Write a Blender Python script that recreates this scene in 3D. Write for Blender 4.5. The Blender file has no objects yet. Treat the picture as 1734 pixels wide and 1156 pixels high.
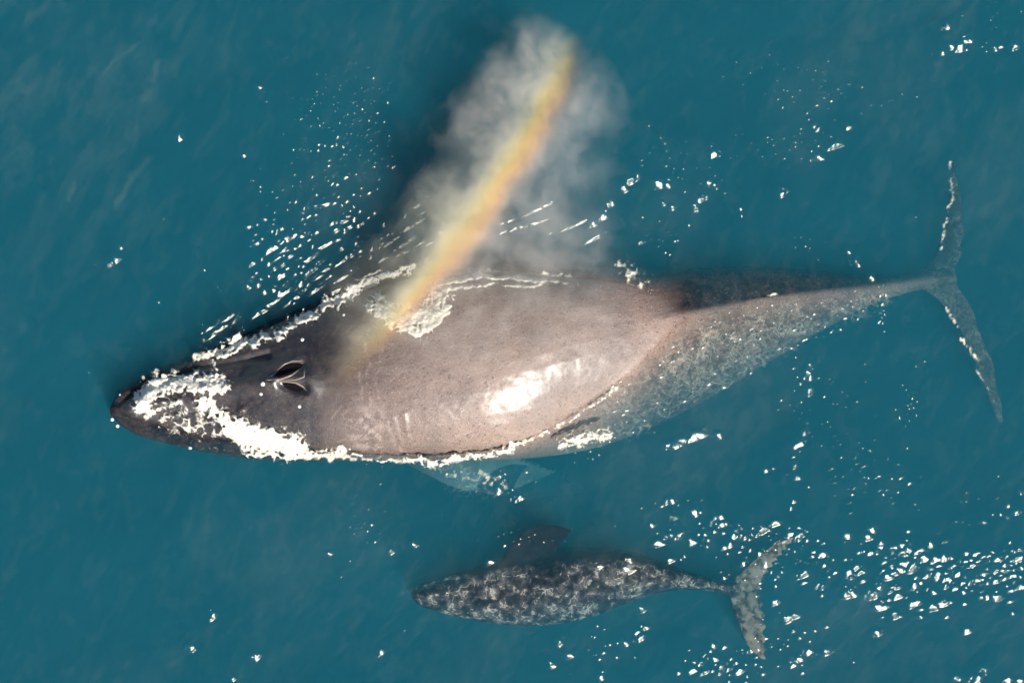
import bpy, bmesh, math, random
import numpy as np
from mathutils import Vector, Matrix
from mathutils.bvhtree import BVHTree

random.seed(7)
rng = np.random.default_rng(7)
S = bpy.context.scene
C = S.collection

# ------------------------------------------------------------------ camera
TILT, DIST, FW, FH = math.radians(8.0), 34.0, 1734.0, 1156.0
cam_loc = Vector((0, -DIST * math.sin(TILT), DIST * math.cos(TILT)))
cf = Vector((0, math.sin(TILT), -math.cos(TILT)))
cr = Vector((1, 0, 0))
cu = Vector((0, math.cos(TILT), math.sin(TILT)))
cam = bpy.data.cameras.new('camera')
cam.sensor_width = 36.0
cam.lens = 36.0 * DIST / 17.34
cam.clip_start, cam.clip_end = 0.5, 2000.0
cam_ob = bpy.data.objects.new('camera', cam)
cam_ob.location = cam_loc
cam_ob.rotation_euler = (TILT, 0, 0)
C.objects.link(cam_ob)
S.camera = cam_ob

# ------------------------------------------------------------------ sky, sun, exposure
SUN = Vector((0.40, -0.64, 0.655)).normalized()
w = bpy.data.worlds.new('World'); S.world = w; w.use_nodes = True
wn = w.node_tree; wn.nodes.clear()
sky = wn.nodes.new('ShaderNodeTexSky'); sky.sky_type = 'NISHITA'; sky.sun_disc = False
sky.sun_elevation = math.asin(SUN.z); sky.sun_rotation = math.atan2(SUN.x, SUN.y)
bg = wn.nodes.new('ShaderNodeBackground'); bg.inputs['Strength'].default_value = 0.07
wo = wn.nodes.new('ShaderNodeOutputWorld')
wn.links.new(sky.outputs[0], bg.inputs[0]); wn.links.new(bg.outputs[0], wo.inputs[0])
sl = bpy.data.lights.new('sun', 'SUN'); sl.energy = 5.0; sl.angle = math.radians(0.5); sl.color = (1.0, 0.95, 0.86)
so = bpy.data.objects.new('sun', sl); so.rotation_euler = SUN.to_track_quat('Z', 'Y').to_euler(); C.objects.link(so)
S.view_settings.view_transform = 'Standard'; S.view_settings.look = 'None'
S.view_settings.exposure = 0.45; S.view_settings.gamma = 1.0
cy = S.cycles
cy.use_denoising = True
cy.max_bounces = 6; cy.diffuse_bounces = 2; cy.glossy_bounces = 2; cy.transmission_bounces = 2
cy.volume_bounces = 0; cy.use_adaptive_sampling = True; cy.adaptive_threshold = 0.03; cy.adaptive_min_samples = 16; cy.transparent_max_bounces = 16
cy.caustics_reflective = False; cy.caustics_refractive = False
cy.volume_step_rate = 0.8; cy.volume_max_steps = 256

# ------------------------------------------------------------------ helpers
def P(px, py, z=0.0):
    """Point of the place that stands at height z under a photograph pixel."""
    k = 17.34 / DIST / FW
    d = cf + cr * ((px - FW / 2) * k) - cu * ((py - FH / 2) * k)
    return cam_loc + d * ((z - cam_loc.z) / d.z)

def Pn(px, py, z=0.0):
    p = P(px, py, z); return p.x, p.y

def to_px(co):
    d = co - np.array(cam_loc)
    zz = d @ np.array(cf)
    k = 17.34 / DIST / FW
    return (d @ np.array(cr)) / zz / k + FW / 2, -(d @ np.array(cu)) / zz / k + FH / 2

_TABS = {}
def noise2(x, y, scale, seed=0, octaves=4, rough=0.5):
    """Tileable value-noise fractal, 0..1."""
    out = 0; amp = 1.0; tot = 0
    if (seed, octaves) not in _TABS:
        r = np.random.default_rng(seed); _TABS[seed, octaves] = [r.random((256, 256)) for _ in range(octaves)]
    x = np.asarray(x, float) / scale; y = np.asarray(y, float) / scale
    for o in range(octaves):
        T = _TABS[seed, octaves][o]
        xi = np.floor(x).astype(int); yi = np.floor(y).astype(int)
        fx = x - xi; fy = y - yi
        fx = fx * fx * (3 - 2 * fx); fy = fy * fy * (3 - 2 * fy)
        a = T[xi % 256, yi % 256]; b = T[(xi + 1) % 256, yi % 256]
        c = T[xi % 256, (yi + 1) % 256]; d = T[(xi + 1) % 256, (yi + 1) % 256]
        out = out + amp * ((a * (1 - fx) + b * fx) * (1 - fy) + (c * (1 - fx) + d * fx) * fy)
        tot += amp; amp *= rough; x = x * 2.03 + 11.3; y = y * 2.03 + 5.7
    return out / tot

def sstep(a, b, x):
    t = np.clip((x - a) / (b - a), 0, 1); return t * t * (3 - 2 * t)

def mesh_np(name, co, faces, smooth=True):
    me = bpy.data.meshes.new(name)
    co = np.asarray(co, np.float32); faces = np.asarray(faces, np.int32)
    n = faces.shape[1]
    me.vertices.add(len(co)); me.vertices.foreach_set('co', co.ravel())
    me.loops.add(faces.size); me.loops.foreach_set('vertex_index', faces.ravel())
    me.polygons.add(len(faces))
    me.polygons.foreach_set('loop_start', np.arange(0, faces.size, n, dtype=np.int32))
    me.polygons.foreach_set('loop_total', np.full(len(faces), n, np.int32))
    me.update(calc_edges=True)
    if smooth: me.polygons.foreach_set('use_smooth', np.ones(len(faces), bool))
    return me

def add_attr(me, name, vals):
    a = me.attributes.new(name, 'FLOAT', 'POINT')
    a.data.foreach_set('value', np.asarray(vals, np.float32).ravel())

def link(name, me, mat=None, parent=None):
    o = bpy.data.objects.new(name, me); C.objects.link(o)
    if mat is not None: me.materials.append(mat)
    if parent is not None: o.parent = parent
    return o

def tag(o, label=None, cat=None, group=None, kind=None):
    if label: o['label'] = label
    if cat: o['category'] = cat
    if group: o['group'] = group
    if kind: o['kind'] = kind
    return o

class NT:
    """Small node-graph builder."""
    def __init__(self, name):
        self.m = bpy.data.materials.new(name); self.m.use_nodes = True
        self.t = self.m.node_tree; self.t.nodes.clear()
        self.out = self.t.nodes.new('ShaderNodeOutputMaterial')
    def new(self, typ, **kw):
        n = self.t.nodes.new(typ)
        for k, v in kw.items(): setattr(n, k, v)
        return n
    def put(self, sock, v):
        if isinstance(v, bpy.types.NodeSocket): self.t.links.new(v, sock)
        elif v is not None:
            sock.default_value = v
    def math(self, op, a, b=None, c=None, clamp=False):
        n = self.new('ShaderNodeMath', operation=op, use_clamp=clamp)
        self.put(n.inputs[0], a); self.put(n.inputs[1], b); self.put(n.inputs[2], c)
        return n.outputs[0]
    def rng(self, v, a, b, c=0.0, d=1.0, smooth=True):
        n = self.new('ShaderNodeMapRange', interpolation_type='SMOOTHSTEP' if smooth else 'LINEAR')
        self.put(n.inputs[0], v)
        for i, q in enumerate((a, b, c, d)): n.inputs[i + 1].default_value = q
        return n.outputs[0]
    def noise(self, vec, scale, detail=4, rough=0.55, dist=0.0, col=False):
        n = self.new('ShaderNodeTexNoise'); self.put(n.inputs['Vector'], vec)
        n.inputs['Scale'].default_value = scale; n.inputs['Detail'].default_value = detail
        n.inputs['Roughness'].default_value = rough; n.inputs['Distortion'].default_value = dist
        return n.outputs['Color' if col else 'Fac']
    def voro(self, vec, scale, feat='DISTANCE_TO_EDGE'):
        n = self.new('ShaderNodeTexVoronoi', feature=feat); self.put(n.inputs['Vector'], vec)
        n.inputs['Scale'].default_value = scale
        return n.outputs['Distance']
    def mix(self, f, a, b):
        n = self.new('ShaderNodeMix', data_type='RGBA')
        self.put(n.inputs[0], f); self.put(n.inputs[6], a); self.put(n.inputs[7], b)
        return n.outputs[2]
    def ramp(self, f, stops):
        n = self.new('ShaderNodeValToRGB'); self.put(n.inputs[0], f)
        e = n.color_ramp.elements
        while len(e) < len(stops): e.new(0.5)
        for i, (p, c) in enumerate(stops):
            e[i].position = p; e[i].color = (*c, 1) if len(c) == 3 else c
        return n.outputs[0]
    def attr(self, name):
        return self.new('ShaderNodeAttribute', attribute_name=name).outputs['Fac']
    def obco(self):
        return self.new('ShaderNodeTexCoord').outputs['Object']
    def vadd(self, a, b, k):
        s = self.new('ShaderNodeVectorMath', operation='SCALE'); self.put(s.inputs[0], b); s.inputs['Scale'].default_value = k
        v = self.new('ShaderNodeVectorMath', operation='ADD'); self.put(v.inputs[0], a); self.put(v.inputs[1], s.outputs[0])
        return v.outputs[0]

# ------------------------------------------------------------------ materials
W_SCAT = (0.036, 0.405, 0.57)          # scattering per metre
W_ABS = (1.00, 0.47, 0.28)            # absorption per metre: red goes first

def mat_water():
    n = NT('sea_water')
    ge = n.new('ShaderNodeNewGeometry'); dt = n.new('ShaderNodeVectorMath', operation='DOT_PRODUCT')
    n.put(dt.inputs[0], ge.outputs['Normal']); n.put(dt.inputs[1], ge.outputs['Incoming'])
    c1 = n.math('SUBTRACT', 1.0, n.math('ABSOLUTE', dt.outputs['Value']), clamp=True)
    fr = n.math('ADD', n.math('MULTIPLY', n.math('POWER', c1, 5.0), 0.98), 0.02)                 # Schlick, n = 1.33
    tr = n.new('ShaderNodeBsdfTransparent')
    gl = n.new('ShaderNodeBsdfGlossy'); gl.inputs['Roughness'].default_value = 0.27; gl.inputs['Color'].default_value = (1.0, 0.97, 0.86, 1)
    mx = n.new('ShaderNodeMixShader'); n.put(mx.inputs[0], fr); n.put(mx.inputs[1], tr.outputs[0]); n.put(mx.inputs[2], gl.outputs[0])
    df = n.new('ShaderNodeBsdfDiffuse'); df.inputs[0].default_value = (0.76, 0.74, 0.60, 1)      # floating foam
    m2 = n.new('ShaderNodeMixShader'); n.put(m2.inputs[0], n.attr('foam')); n.put(m2.inputs[1], mx.outputs[0]); n.put(m2.inputs[2], df.outputs[0])
    n.put(n.out.inputs['Surface'], m2.outputs[0])
    vs = n.new('ShaderNodeVolumeScatter'); va = n.new('ShaderNodeVolumeAbsorption'); ad = n.new('ShaderNodeAddShader')
    vs.inputs['Color'].default_value = (*W_SCAT, 1); vs.inputs['Density'].default_value = 1.0
    va.inputs['Color'].default_value = tuple(1 - q / 2 for q in W_ABS) + (1,); va.inputs['Density'].default_value = 2.0
    n.put(ad.inputs[0], vs.outputs[0]); n.put(ad.inputs[1], va.outputs[0])
    n.put(n.out.inputs['Volume'], ad.outputs[0])
    return n.m

def mat_skin():
    n = NT('whale_skin'); co = n.obco()
    head = n.attr('head'); scar = n.attr('scar')
    big = n.noise(co, 0.9, 4, 0.6); mid = n.noise(co, 6.0, 5, 0.65); fine = n.noise(co, 34.0, 4, 0.7); dots = n.noise(co, 22.0, 2, 0.5)
    back = n.mix(n.rng(big, 0.35, 0.7), (0.285, 0.196, 0.158, 1), (0.178, 0.128, 0.112, 1))
    dark = n.mix(n.rng(mid, 0.35, 0.65), (0.009, 0.008, 0.013, 1), (0.040, 0.029, 0.027, 1))
    base = n.mix(head, back, dark)  # dark head pigment and the tail stock's painted shade
    base = n.mix(n.math('MULTIPLY', n.rng(dots, 0.56, 0.64), n.rng(mid, 0.38, 0.62, 0.1, 0.9)), base, (0.08, 0.055, 0.055, 1))
    base = n.mix(n.math('MULTIPLY', n.rng(fine, 0.52, 0.68), n.rng(head, 0.1, 0.9, 0.42, 0.03)), base, (0.55, 0.44, 0.38, 1))
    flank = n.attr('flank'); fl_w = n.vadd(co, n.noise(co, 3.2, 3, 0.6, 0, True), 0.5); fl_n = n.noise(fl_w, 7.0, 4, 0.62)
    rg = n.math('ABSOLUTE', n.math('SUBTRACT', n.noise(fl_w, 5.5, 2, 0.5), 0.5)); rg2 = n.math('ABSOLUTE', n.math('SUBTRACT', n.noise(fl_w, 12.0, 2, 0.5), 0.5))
    caustic = n.math('MAXIMUM', n.rng(rg, 0.0, 0.05, 1.0, 0.0), n.math('MULTIPLY', n.rng(rg2, 0.0, 0.06, 1.0, 0.0), .7))
    caustic = n.math('MULTIPLY', caustic, n.rng(n.noise(co, 3.0, 3, 0.6), 0.40, 0.62))
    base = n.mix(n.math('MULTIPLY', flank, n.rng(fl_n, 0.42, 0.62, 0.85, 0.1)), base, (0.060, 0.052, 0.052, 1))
    base = n.mix(n.math('MULTIPLY', flank, n.math('MULTIPLY', caustic, .55)), base, (0.58, 0.51, 0.40, 1))  # caustic light lines painted into the flank's colour
    base = n.mix(n.math('MULTIPLY', n.math('MULTIPLY', scar, n.rng(mid, 0.3, 0.55)), 0.8), base, (0.62, 0.50, 0.44, 1))
    base = n.mix(n.attr('pale'), base, n.mix(n.rng(n.noise(co, 2.6, 3, 0.6), 0.42, 0.62), (0.60, 0.60, 0.56, 1), (0.88, 0.88, 0.82, 1)))
    b = n.new('ShaderNodeBsdfPrincipled'); n.put(b.inputs['Base Color'], base)
    n.put(b.inputs['Roughness'], n.rng(mid, 0.3, 0.7, 0.30, 0.46)); b.inputs['IOR'].default_value = 1.42
    wet = n.attr('dryside'); n.put(b.inputs['Coat Weight'], wet); n.put(b.inputs['Specular IOR Level'], n.math('MULTIPLY', wet, 0.5)); b.inputs['Coat Roughness'].default_value = 0.34; b.inputs['Coat IOR'].default_value = 1.6
    bp = n.new('ShaderNodeBump'); bp.inputs['Strength'].default_value = 0.75; bp.inputs['Distance'].default_value = 0.024
    n.put(bp.inputs['Height'], n.math('ADD', n.math('MULTIPLY', fine, 1.0), n.math('MULTIPLY', mid, 0.8)))
    n.put(b.inputs['Normal'], bp.outputs[0])
    n.put(n.out.inputs['Surface'], b.outputs[0])
    return n.m

def mat_calf():
    n = NT('calf_skin'); co = n.obco()
    wv = n.vadd(co, n.noise(co, 4.0, 3, 0.6, 0, True), 0.22)
    dapple = n.math('ADD', n.math('MULTIPLY', n.noise(wv, 6.5, 4, 0.62), .72), n.math('MULTIPLY', n.noise(co, 1.7, 2, 0.5), .28))
    caustic_net = n.math('ABSOLUTE', n.math('SUBTRACT', n.noise(wv, 6.0, 2, 0.5), 0.5)); fine = n.noise(co, 30, 3, 0.6)
    base = n.ramp(dapple, [(0.42, (0.007, 0.007, 0.012)), (0.51, (0.036, 0.033, 0.038)), (0.585, (0.10, 0.092, 0.092)), (0.69, (0.36, 0.34, 0.30))])  # skin mottling with light through the water painted in
    base = n.mix(n.math('MULTIPLY', n.math('MULTIPLY', n.rng(caustic_net, 0.0, 0.035, 1.0, 0.0), n.rng(dapple, 0.46, 0.58)), .75), base, (0.50, 0.47, 0.38, 1))  # bright caustic net painted over the mottling
    base = n.mix(n.math('MULTIPLY', n.rng(fine, 0.5, 0.75), 0.3), base, (0.03, 0.025, 0.03, 1))
    base = n.mix(n.math('MULTIPLY', n.attr('fluke'), n.rng(dapple, 0.42, 0.58, 0.15, 0.85)), base, (0.27, 0.23, 0.18, 1))
    base = n.mix(n.attr('north_shade'), base, (0.010, 0.008, 0.013, 1))  # body shadow put into the fin's colour
    b = n.new('ShaderNodeBsdfPrincipled'); n.put(b.inputs['Base Color'], base); b.inputs['Roughness'].default_value = 0.6; b.inputs['Specular IOR Level'].default_value = 0.0
    bp = n.new('ShaderNodeBump'); bp.inputs['Strength'].default_value = 0.5; bp.inputs['Distance'].default_value = 0.03
    n.put(bp.inputs['Height'], dapple); n.put(b.inputs['Normal'], bp.outputs[0])
    n.put(n.out.inputs['Surface'], b.outputs[0])
    return n.m

def mat_plain(name, col, rough=0.6, var=0.15, scale=20, spec=0.5):
    n = NT(name); co = n.obco()
    v = n.noise(co, scale, 4, 0.6)
    lo = tuple(c * (1 - var) for c in col); hi = tuple(min(1, c * (1 + var)) for c in col)
    base = n.mix(n.rng(v, 0.3, 0.7), (*lo, 1), (*hi, 1))
    b = n.new('ShaderNodeBsdfPrincipled'); n.put(b.inputs['Base Color'], base); b.inputs['Roughness'].default_value = rough
    b.inputs['Specular IOR Level'].default_value = spec
    n.put(n.out.inputs['Surface'], b.outputs[0])
    return n.m

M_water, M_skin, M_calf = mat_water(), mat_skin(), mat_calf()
M_foam = mat_plain('white_foam', (0.82, 0.78, 0.66), 0.7, 0.10, 24, 0.2)
_t = M_foam.node_tree; _b = next(q for q in _t.nodes if q.type == 'BSDF_PRINCIPLED'); _a = _t.nodes.new('ShaderNodeAttribute'); _a.attribute_name = 'cover'
_t.links.new(_a.outputs['Fac'], _b.inputs['Alpha'])
M_pitshade = mat_plain('blowhole_shade', (0.008, 0.006, 0.008), 0.8, 0.2, 20, 0.05)  # black that stands for the shade inside the holes
M_rim = mat_plain('blowhole_rim', (0.26, 0.21, 0.17), 0.35, 0.3, 40)
M_barn = mat_plain('barnacle_shell', (0.80, 0.77, 0.72), 0.6, 0.1, 60)
M_finm = mat_plain('pale_fin_skin', (0.62, 0.60, 0.56), 0.5, 0.25, 5)
M_bed = mat_plain('sand', (0.30, 0.27, 0.20), 0.9, 0.2, 2)

# ------------------------------------------------------------------ whale bodies
def interp_table(tab, xs):
    tab = np.array(tab, float)
    x = tab[:, 0]
    # smooth monotone-ish resampling (Catmull-Rom through the stations)
    res = []
    for c in range(1, tab.shape[1]):
        y = tab[:, c]; m = np.gradient(y, x)
        i = np.clip(np.searchsorted(x, xs) - 1, 0, len(x) - 2)
        h = x[i + 1] - x[i]; t = (xs - x[i]) / h
        res.append((2*t**3-3*t**2+1)*y[i] + (t**3-2*t**2+t)*h*m[i] + (-2*t**3+3*t**2)*y[i+1] + (t**3-t**2)*h*m[i+1])
    return res

def loft(rings, bm_list, cap=True):
    """rings: (n, m, 3) closed sections -> verts/faces appended as one closed shell."""
    n, m, _ = rings.shape
    co = rings.reshape(-1, 3)
    f = []
    for i in range(n - 1):
        a = np.arange(m); b = (a + 1) % m
        f.append(np.stack([i*m+a, i*m+b, (i+1)*m+b, (i+1)*m+a], 1))
    f = np.concatenate(f)
    c0, c1 = co[:m].mean(0), co[-m:].mean(0)
    co = np.vstack([co, c0, c1]); k = n * m
    a = np.arange(m); b = (a + 1) % m
    tris = np.vstack([np.stack([b, a, np.full(m, k), np.full(m, k)], 1),
                      np.stack([(n-1)*m+a, (n-1)*m+b, np.full(m, k+1), np.full(m, k+1)], 1)])
    bm_list.append((co, f, tris))

def shells_to_mesh(name, shells, voxel):
    bm = bmesh.new()
    for co, f, tr in shells:
        vs = [bm.verts.new(c) for c in co]
        for q in f: bm.faces.new([vs[i] for i in q])
        for q in tr: bm.faces.new([vs[q[0]], vs[q[1]], vs[q[2]]])
        bmesh.ops.recalc_face_normals(bm, faces=bm.faces)
    me = bpy.data.meshes.new(name); bm.to_mesh(me); bm.free()
    o = bpy.data.objects.new('tmp', me); C.objects.link(o)
    r = o.modifiers.new('r', 'REMESH'); r.mode = 'VOXEL'; r.voxel_size = voxel; r.use_smooth_shade = True
    s = o.modifiers.new('s', 'SMOOTH'); s.factor = 0.5; s.iterations = 4
    dg = bpy.context.evaluated_depsgraph_get()
    out = bpy.data.meshes.new_from_object(o.evaluated_get(dg)); out.name = name
    bpy.data.objects.remove(o); bpy.data.meshes.remove(me)
    out.polygons.foreach_set('use_smooth', np.ones(len(out.polygons), bool))
    return out

def body_shell(tab, nx=150, m=48):
    """tab rows: px x, upper y, lower y, ridge y, z_top, z_mid, z_bottom, p"""
    xs = np.linspace(tab[0][0], tab[-1][0], nx)
    # denser near the nose so it stays round
    t = np.linspace(0, 1, nx); xs = tab[0][0] + (tab[-1][0] - tab[0][0]) * (0.35 * t**2 + 0.65 * t)
    U, L, R, zt, zm, zb, p, ro = interp_table([r if len(r) == 9 else (*r, 0.0) for r in tab], xs)
    th = np.linspace(0, 2 * math.pi, m, endpoint=False)
    rings = np.zeros((nx, m, 3))
    for i, x in enumerate(xs):
        u = np.array(P(x, U[i], zm[i] + ro[i])); l = np.array(P(x, L[i], zm[i] - ro[i])); r = np.array(P(x, R[i], zt[i]))
        c = (u + l) / 2; lat = (u - l) / 2; sh = r - c; sh[2] = 0
        s = np.sin(th); cc = np.cos(th)
        top = s > 0
        zz = np.where(top, (zt[i] - zm[i]) * np.abs(s) ** max(p[i], 0.6), (zb[i] - zm[i]) * np.abs(s))
        rings[i] = c + np.outer(cc, lat) + np.outer(np.where(top, s * s, 0), sh)
        rings[i][:, 2] = zm[i] + zz + ro[i] * cc * (1 - 0.85 * np.where(top, s * s, 0))
    return rings

def fin_shell(lead, trail, thick, n=40, m=20):
    """Blade lofted between a leading and a trailing edge, each a list of (px, py, z)."""
    def res(pl):
        p = np.array([np.array(P(*q)) for q in pl]); d = np.r_[0, np.cumsum(np.linalg.norm(np.diff(p, axis=0), axis=1))]; d /= d[-1]
        tt = np.linspace(0, 1, n)
        out = np.stack(interp_table(np.column_stack([d, p]), tt), 1)
        return out
    A, B = res(lead), res(trail)
    th = np.linspace(0, 2 * math.pi, m, endpoint=False)
    rings = np.zeros((n, m, 3))
    for i in range(n):
        c = (A[i] + B[i]) / 2; h = (A[i] - B[i]) / 2
        t = thick * (1 - 0.75 * (i / (n - 1))) + 0.012
        rings[i] = c + np.outer(np.cos(th), h)
        rings[i][:, 2] += np.sin(th) * t * (0.55 + 0.45 * np.cos(th))
    return rings

# --- the adult
ADULT = [
    # x,   U,   L,   R,   zt,    zm,    zb,   p
    (186, 690, 699, 694, -0.04, -0.12, -0.25, 1.0),
    (196, 672, 712, 692,  0.00, -0.16, -0.45, 1.0),
    (220, 652, 730, 688,  0.04, -0.20, -0.70, 1.0),
    (280, 619, 750, 680,  0.08, -0.26, -1.00, 1.0),
    (350, 592, 766, 664,  0.16, -0.30, -1.25, 1.0),
    (430, 558, 777, 648,  0.34, -0.36, -1.50, 1.1),
    (500, 525, 780, 642,  0.48, -0.42, -1.75, 1.1),
    (600, 488, 779, 634,  0.58, -0.50, -2.00, 1.0),
    (700, 466, 780, 615,  0.70, -0.55, -2.15, 0.9),
    (800, 454, 780, 600,  0.76, -0.60, -2.20, 0.95),
    (900, 450, 775, 582,  0.70, -0.62, -2.10, 1.3),
    (1000, 452, 760, 556, 0.50, -0.66, -1.90, 2.0, .12),
    (1100, 455, 725, 545, 0.11, -0.76, -1.80, 1.7, .20),
    (1200, 454, 674, 521, -0.08, -0.80, -1.70, 1.1, .24),
    (1300, 454, 614, 504, -0.11, -0.78, -1.50, 1.0, .20),
    (1400, 460, 556, 492, -0.20, -0.70, -1.25, 1.0, .10),
    (1480, 465, 514, 484, -0.32, -0.62, -1.05, 1.1),
    (1550, 462, 492, 471, -0.50, -0.70, -0.92, 1.2),
    (1600, 455, 482, 466, -0.62, -0.72, -0.82, 1.0),
    (1618, 462, 470, 466, -0.68, -0.71, -0.76, 1.0),
]
sh = []
loft(body_shell(ADULT), sh)
# flukes
loft(fin_shell([(1548, 470, -0.69), (1575, 440, -0.67), (1594, 400, -0.65), (1604, 345, -0.63), (1613, 272, -0.63)],
               [(1620, 466, -0.72), (1630, 432, -0.70), (1634, 390, -0.67), (1629, 335, -0.65), (1618, 270, -0.63)], 0.085), sh)
loft(fin_shell([(1548, 480, -0.69), (1592, 512, -0.67), (1632, 572, -0.65), (1660, 640, -0.67), (1690, 718, -0.73)],
               [(1620, 466, -0.72), (1644, 515, -0.70), (1674, 585, -0.69), (1692, 650, -0.71), (1702, 716, -0.73)], 0.085), sh)
# hooked dorsal fin
loft(fin_shell([(1262, 508, -.10), (1290, 503, .03), (1308, 499, .12), (1318, 497, .15)],
               [(1340, 498, -.10), (1330, 498, .00), (1323, 497, .08), (1321, 497, .14)], 0.06, 20, 14), sh)
# pectoral fins: sunny side trailing back and down, far side folded under
loft(fin_shell([(640, 760, -1.15), (700, 792, -1.15), (770, 826, -1.2), (870, 842, -1.45), (985, 836, -2.8)],
               [(780, 742, -1.25), (810, 762, -1.25), (870, 768, -1.3), (935, 788, -1.6), (992, 824, -2.8)], 0.12), sh)
loft(fin_shell([(640, 520, -1.1), (690, 495, -1.5), (760, 485, -2.0), (850, 480, -2.5), (960, 490, -2.9)],
               [(760, 530, -1.2), (780, 520, -1.6), (820, 515, -2.1), (890, 510, -2.5), (965, 500, -2.9)], 0.12), sh)
me_body = shells_to_mesh('body', sh, 0.024)

def get_co(me):
    a = np.zeros(len(me.vertices) * 3, np.float32); me.vertices.foreach_get('co', a); return a.reshape(-1, 3).astype(float)
def get_no(me):
    a = np.zeros(len(me.vertices) * 3, np.float32); me.vertices.foreach_get('normal', a); return a.reshape(-1, 3).astype(float)

def seg_dist(x, y, pl):
    """distance to a polyline in px, with the running parameter 0..1"""
    best = np.full(x.shape, 1e9); par = np.zeros(x.shape)
    pl = np.array(pl, float); ln = np.r_[0, np.cumsum(np.hypot(*np.diff(pl, axis=0).T))]
    for k in range(len(pl) - 1):
        a, b = pl[k], pl[k + 1]; d = b - a; q = d @ d
        t = np.clip(((x - a[0]) * d[0] + (y - a[1]) * d[1]) / q, 0, 1)
        r = np.hypot(x - a[0] - t * d[0], y - a[1] - t * d[1])
        m = r < best; best[m] = r[m]; par[m] = ((ln[k] + t * (ln[k + 1] - ln[k])) / ln[-1])[m]
    return best, par

co = get_co(me_body); no = get_no(me_body)
px, py = to_px(co)
topside = sstep(0.15, 0.5, no[:, 2])
dz = np.zeros(len(co))
# lip grooves of the jaw, median ridge of the rostrum, nostril swelling
d, t = seg_dist(px, py, [(200, 682), (260, 650), (330, 622), (400, 612), (455, 600)]); dz -= 0.07 * np.exp(-(d / 7) ** 2)
d, t = seg_dist(px, py, [(200, 702), (270, 730), (350, 750), (430, 757), (500, 755)]); dz -= 0.07 * np.exp(-(d / 7) ** 2)
d, t = seg_dist(px, py, [(230, 688), (330, 670), (400, 652), (470, 642)]); dz += 0.09 * np.exp(-(d / 16) ** 2)
d, t = seg_dist(px, py, [(455, 642), (520, 640)]); dz += 0.11 * np.exp(-(d / 30) ** 2)
for bl in ([(458, 638), (485, 626), (514, 619)], [(478, 650), (497, 657), (514, 658)]):
    d, t = seg_dist(px, py, bl); dz -= 0.09 * np.exp(-(d / 9) ** 2)
# furrow north of the rostrum
d, t = seg_dist(px, py, [(370, 652), (420, 622), (480, 592)]); dz -= 0.06 * np.exp(-(d / 13) ** 2)
# knobs on the head
for k in range(34):
    kx = random.uniform(225, 430); ky = 688 - (kx - 200) * 0.16 + random.uniform(-1, 1) * (18 + (kx - 220) * 0.27)
    dz += random.uniform(0.02, 0.045) * np.exp(-((px - kx) ** 2 + (py - ky) ** 2) / (2 * random.uniform(2.5, 4.5) ** 2))
# gentle muscle and blubber relief, skin folds over the shoulder
dz += 0.05 * (noise2(px, py, 95, 3) - 0.5) + 0.02 * (noise2(px, py, 22, 4) - 0.5)
for fx, y0, y1 in ((690, 702, 760), (660, 716, 765), (672, 708, 752)):
    d, t = seg_dist(px, py, [(fx - 6, y0), (fx + 6, y1)]); dz += 0.014 * np.exp(-(d / 5) ** 2)
co[:, 2] += dz * topside
me_body.vertices.foreach_set('co', co.astype(np.float32).ravel()); me_body.update()
head_and_shade = np.clip(sstep(640, 470, px) * (0.72 + 0.5 * sstep(690, 600, py)) + 1.15 * sstep(1060, 1190, px) * sstep(10, -6, py - np.interp(px, [1100, 1200, 1310, 1480, 1600], [540, 520, 500, 482, 466])), 0, 1)  # dark head skin, plus shade painted north of the tail ridge
head_and_shade = np.clip(head_and_shade + 0.35 * sstep(560, 460, px) + 0.42 * sstep(860, 560, px), 0, 1)
add_attr(me_body, 'head', head_and_shade)
sc = np.zeros(len(co))
scars = [[(628, 560), (626, 640), (634, 720), (640, 768)], [(640, 590), (642, 680), (636, 760)], [(606, 700), (598, 735), (610, 765)],
         [(685, 700), (697, 745)], [(655, 720), (672, 752), (684, 765)], [(612, 610), (616, 700)], [(650, 700), (662, 735)], [(596, 745), (640, 766)]]
for s_ in scars:
    d, t = seg_dist(px + 30 * (noise2(px, py, 34, 9) - .5), py + 8 * (noise2(px, py, 20, 10) - .5), s_); sc = np.maximum(sc, 0.42 * np.exp(-(d / 2.2) ** 2) * sstep(.40, .62, noise2(px, py, 6, 13, 3)))
sc = np.maximum(sc, 0.45 * sstep(70, 10, np.hypot((px - 628) * 1.3, (py - 725))) * (noise2(px, py, 9, 12, 3) > 0.55))
for k in range(90):
    x0 = random.uniform(560, 1060); y0 = random.uniform(500, 760); a = random.uniform(-1.2, 0.6); l = random.uniform(10, 45)
    d, t = seg_dist(px, py, [(x0, y0), (x0 + l * math.cos(a), y0 + l * math.sin(a))]); sc = np.maximum(sc, 0.16 * np.exp(-(d / 1.8) ** 2))
add_attr(me_body, 'scar', sc)
rdg = np.interp(px, [900, 1000, 1110, 1200, 1310, 1480, 1600, 1700], [735, 680, 590, 526, 506, 486, 466, 466])
add_attr(me_body, 'flank', np.clip(sstep(980, 1160, px) * sstep(-12, 42, py - rdg) + .75 * sstep(1560, 1600, px), 0, 1))  # where caustics are painted: sunken flank and flukes
add_attr(me_body, 'dryside', 0.9 * sstep(-.03, .03, co[:, 2]))      # skin under water has no gloss of its own
add_attr(me_body, 'pale', sstep(-.55, -.9, co[:, 2]) * sstep(745, 790, py) * sstep(690, 800, px))

def root(name, loc):
    o = bpy.data.objects.new(name, None); o.location = loc; o.empty_display_size = 0.5; C.objects.link(o)
    return o
def adopt(o, r):
    o.parent = r; o.matrix_parent_inverse = Matrix.Translation(-r.location)

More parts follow.
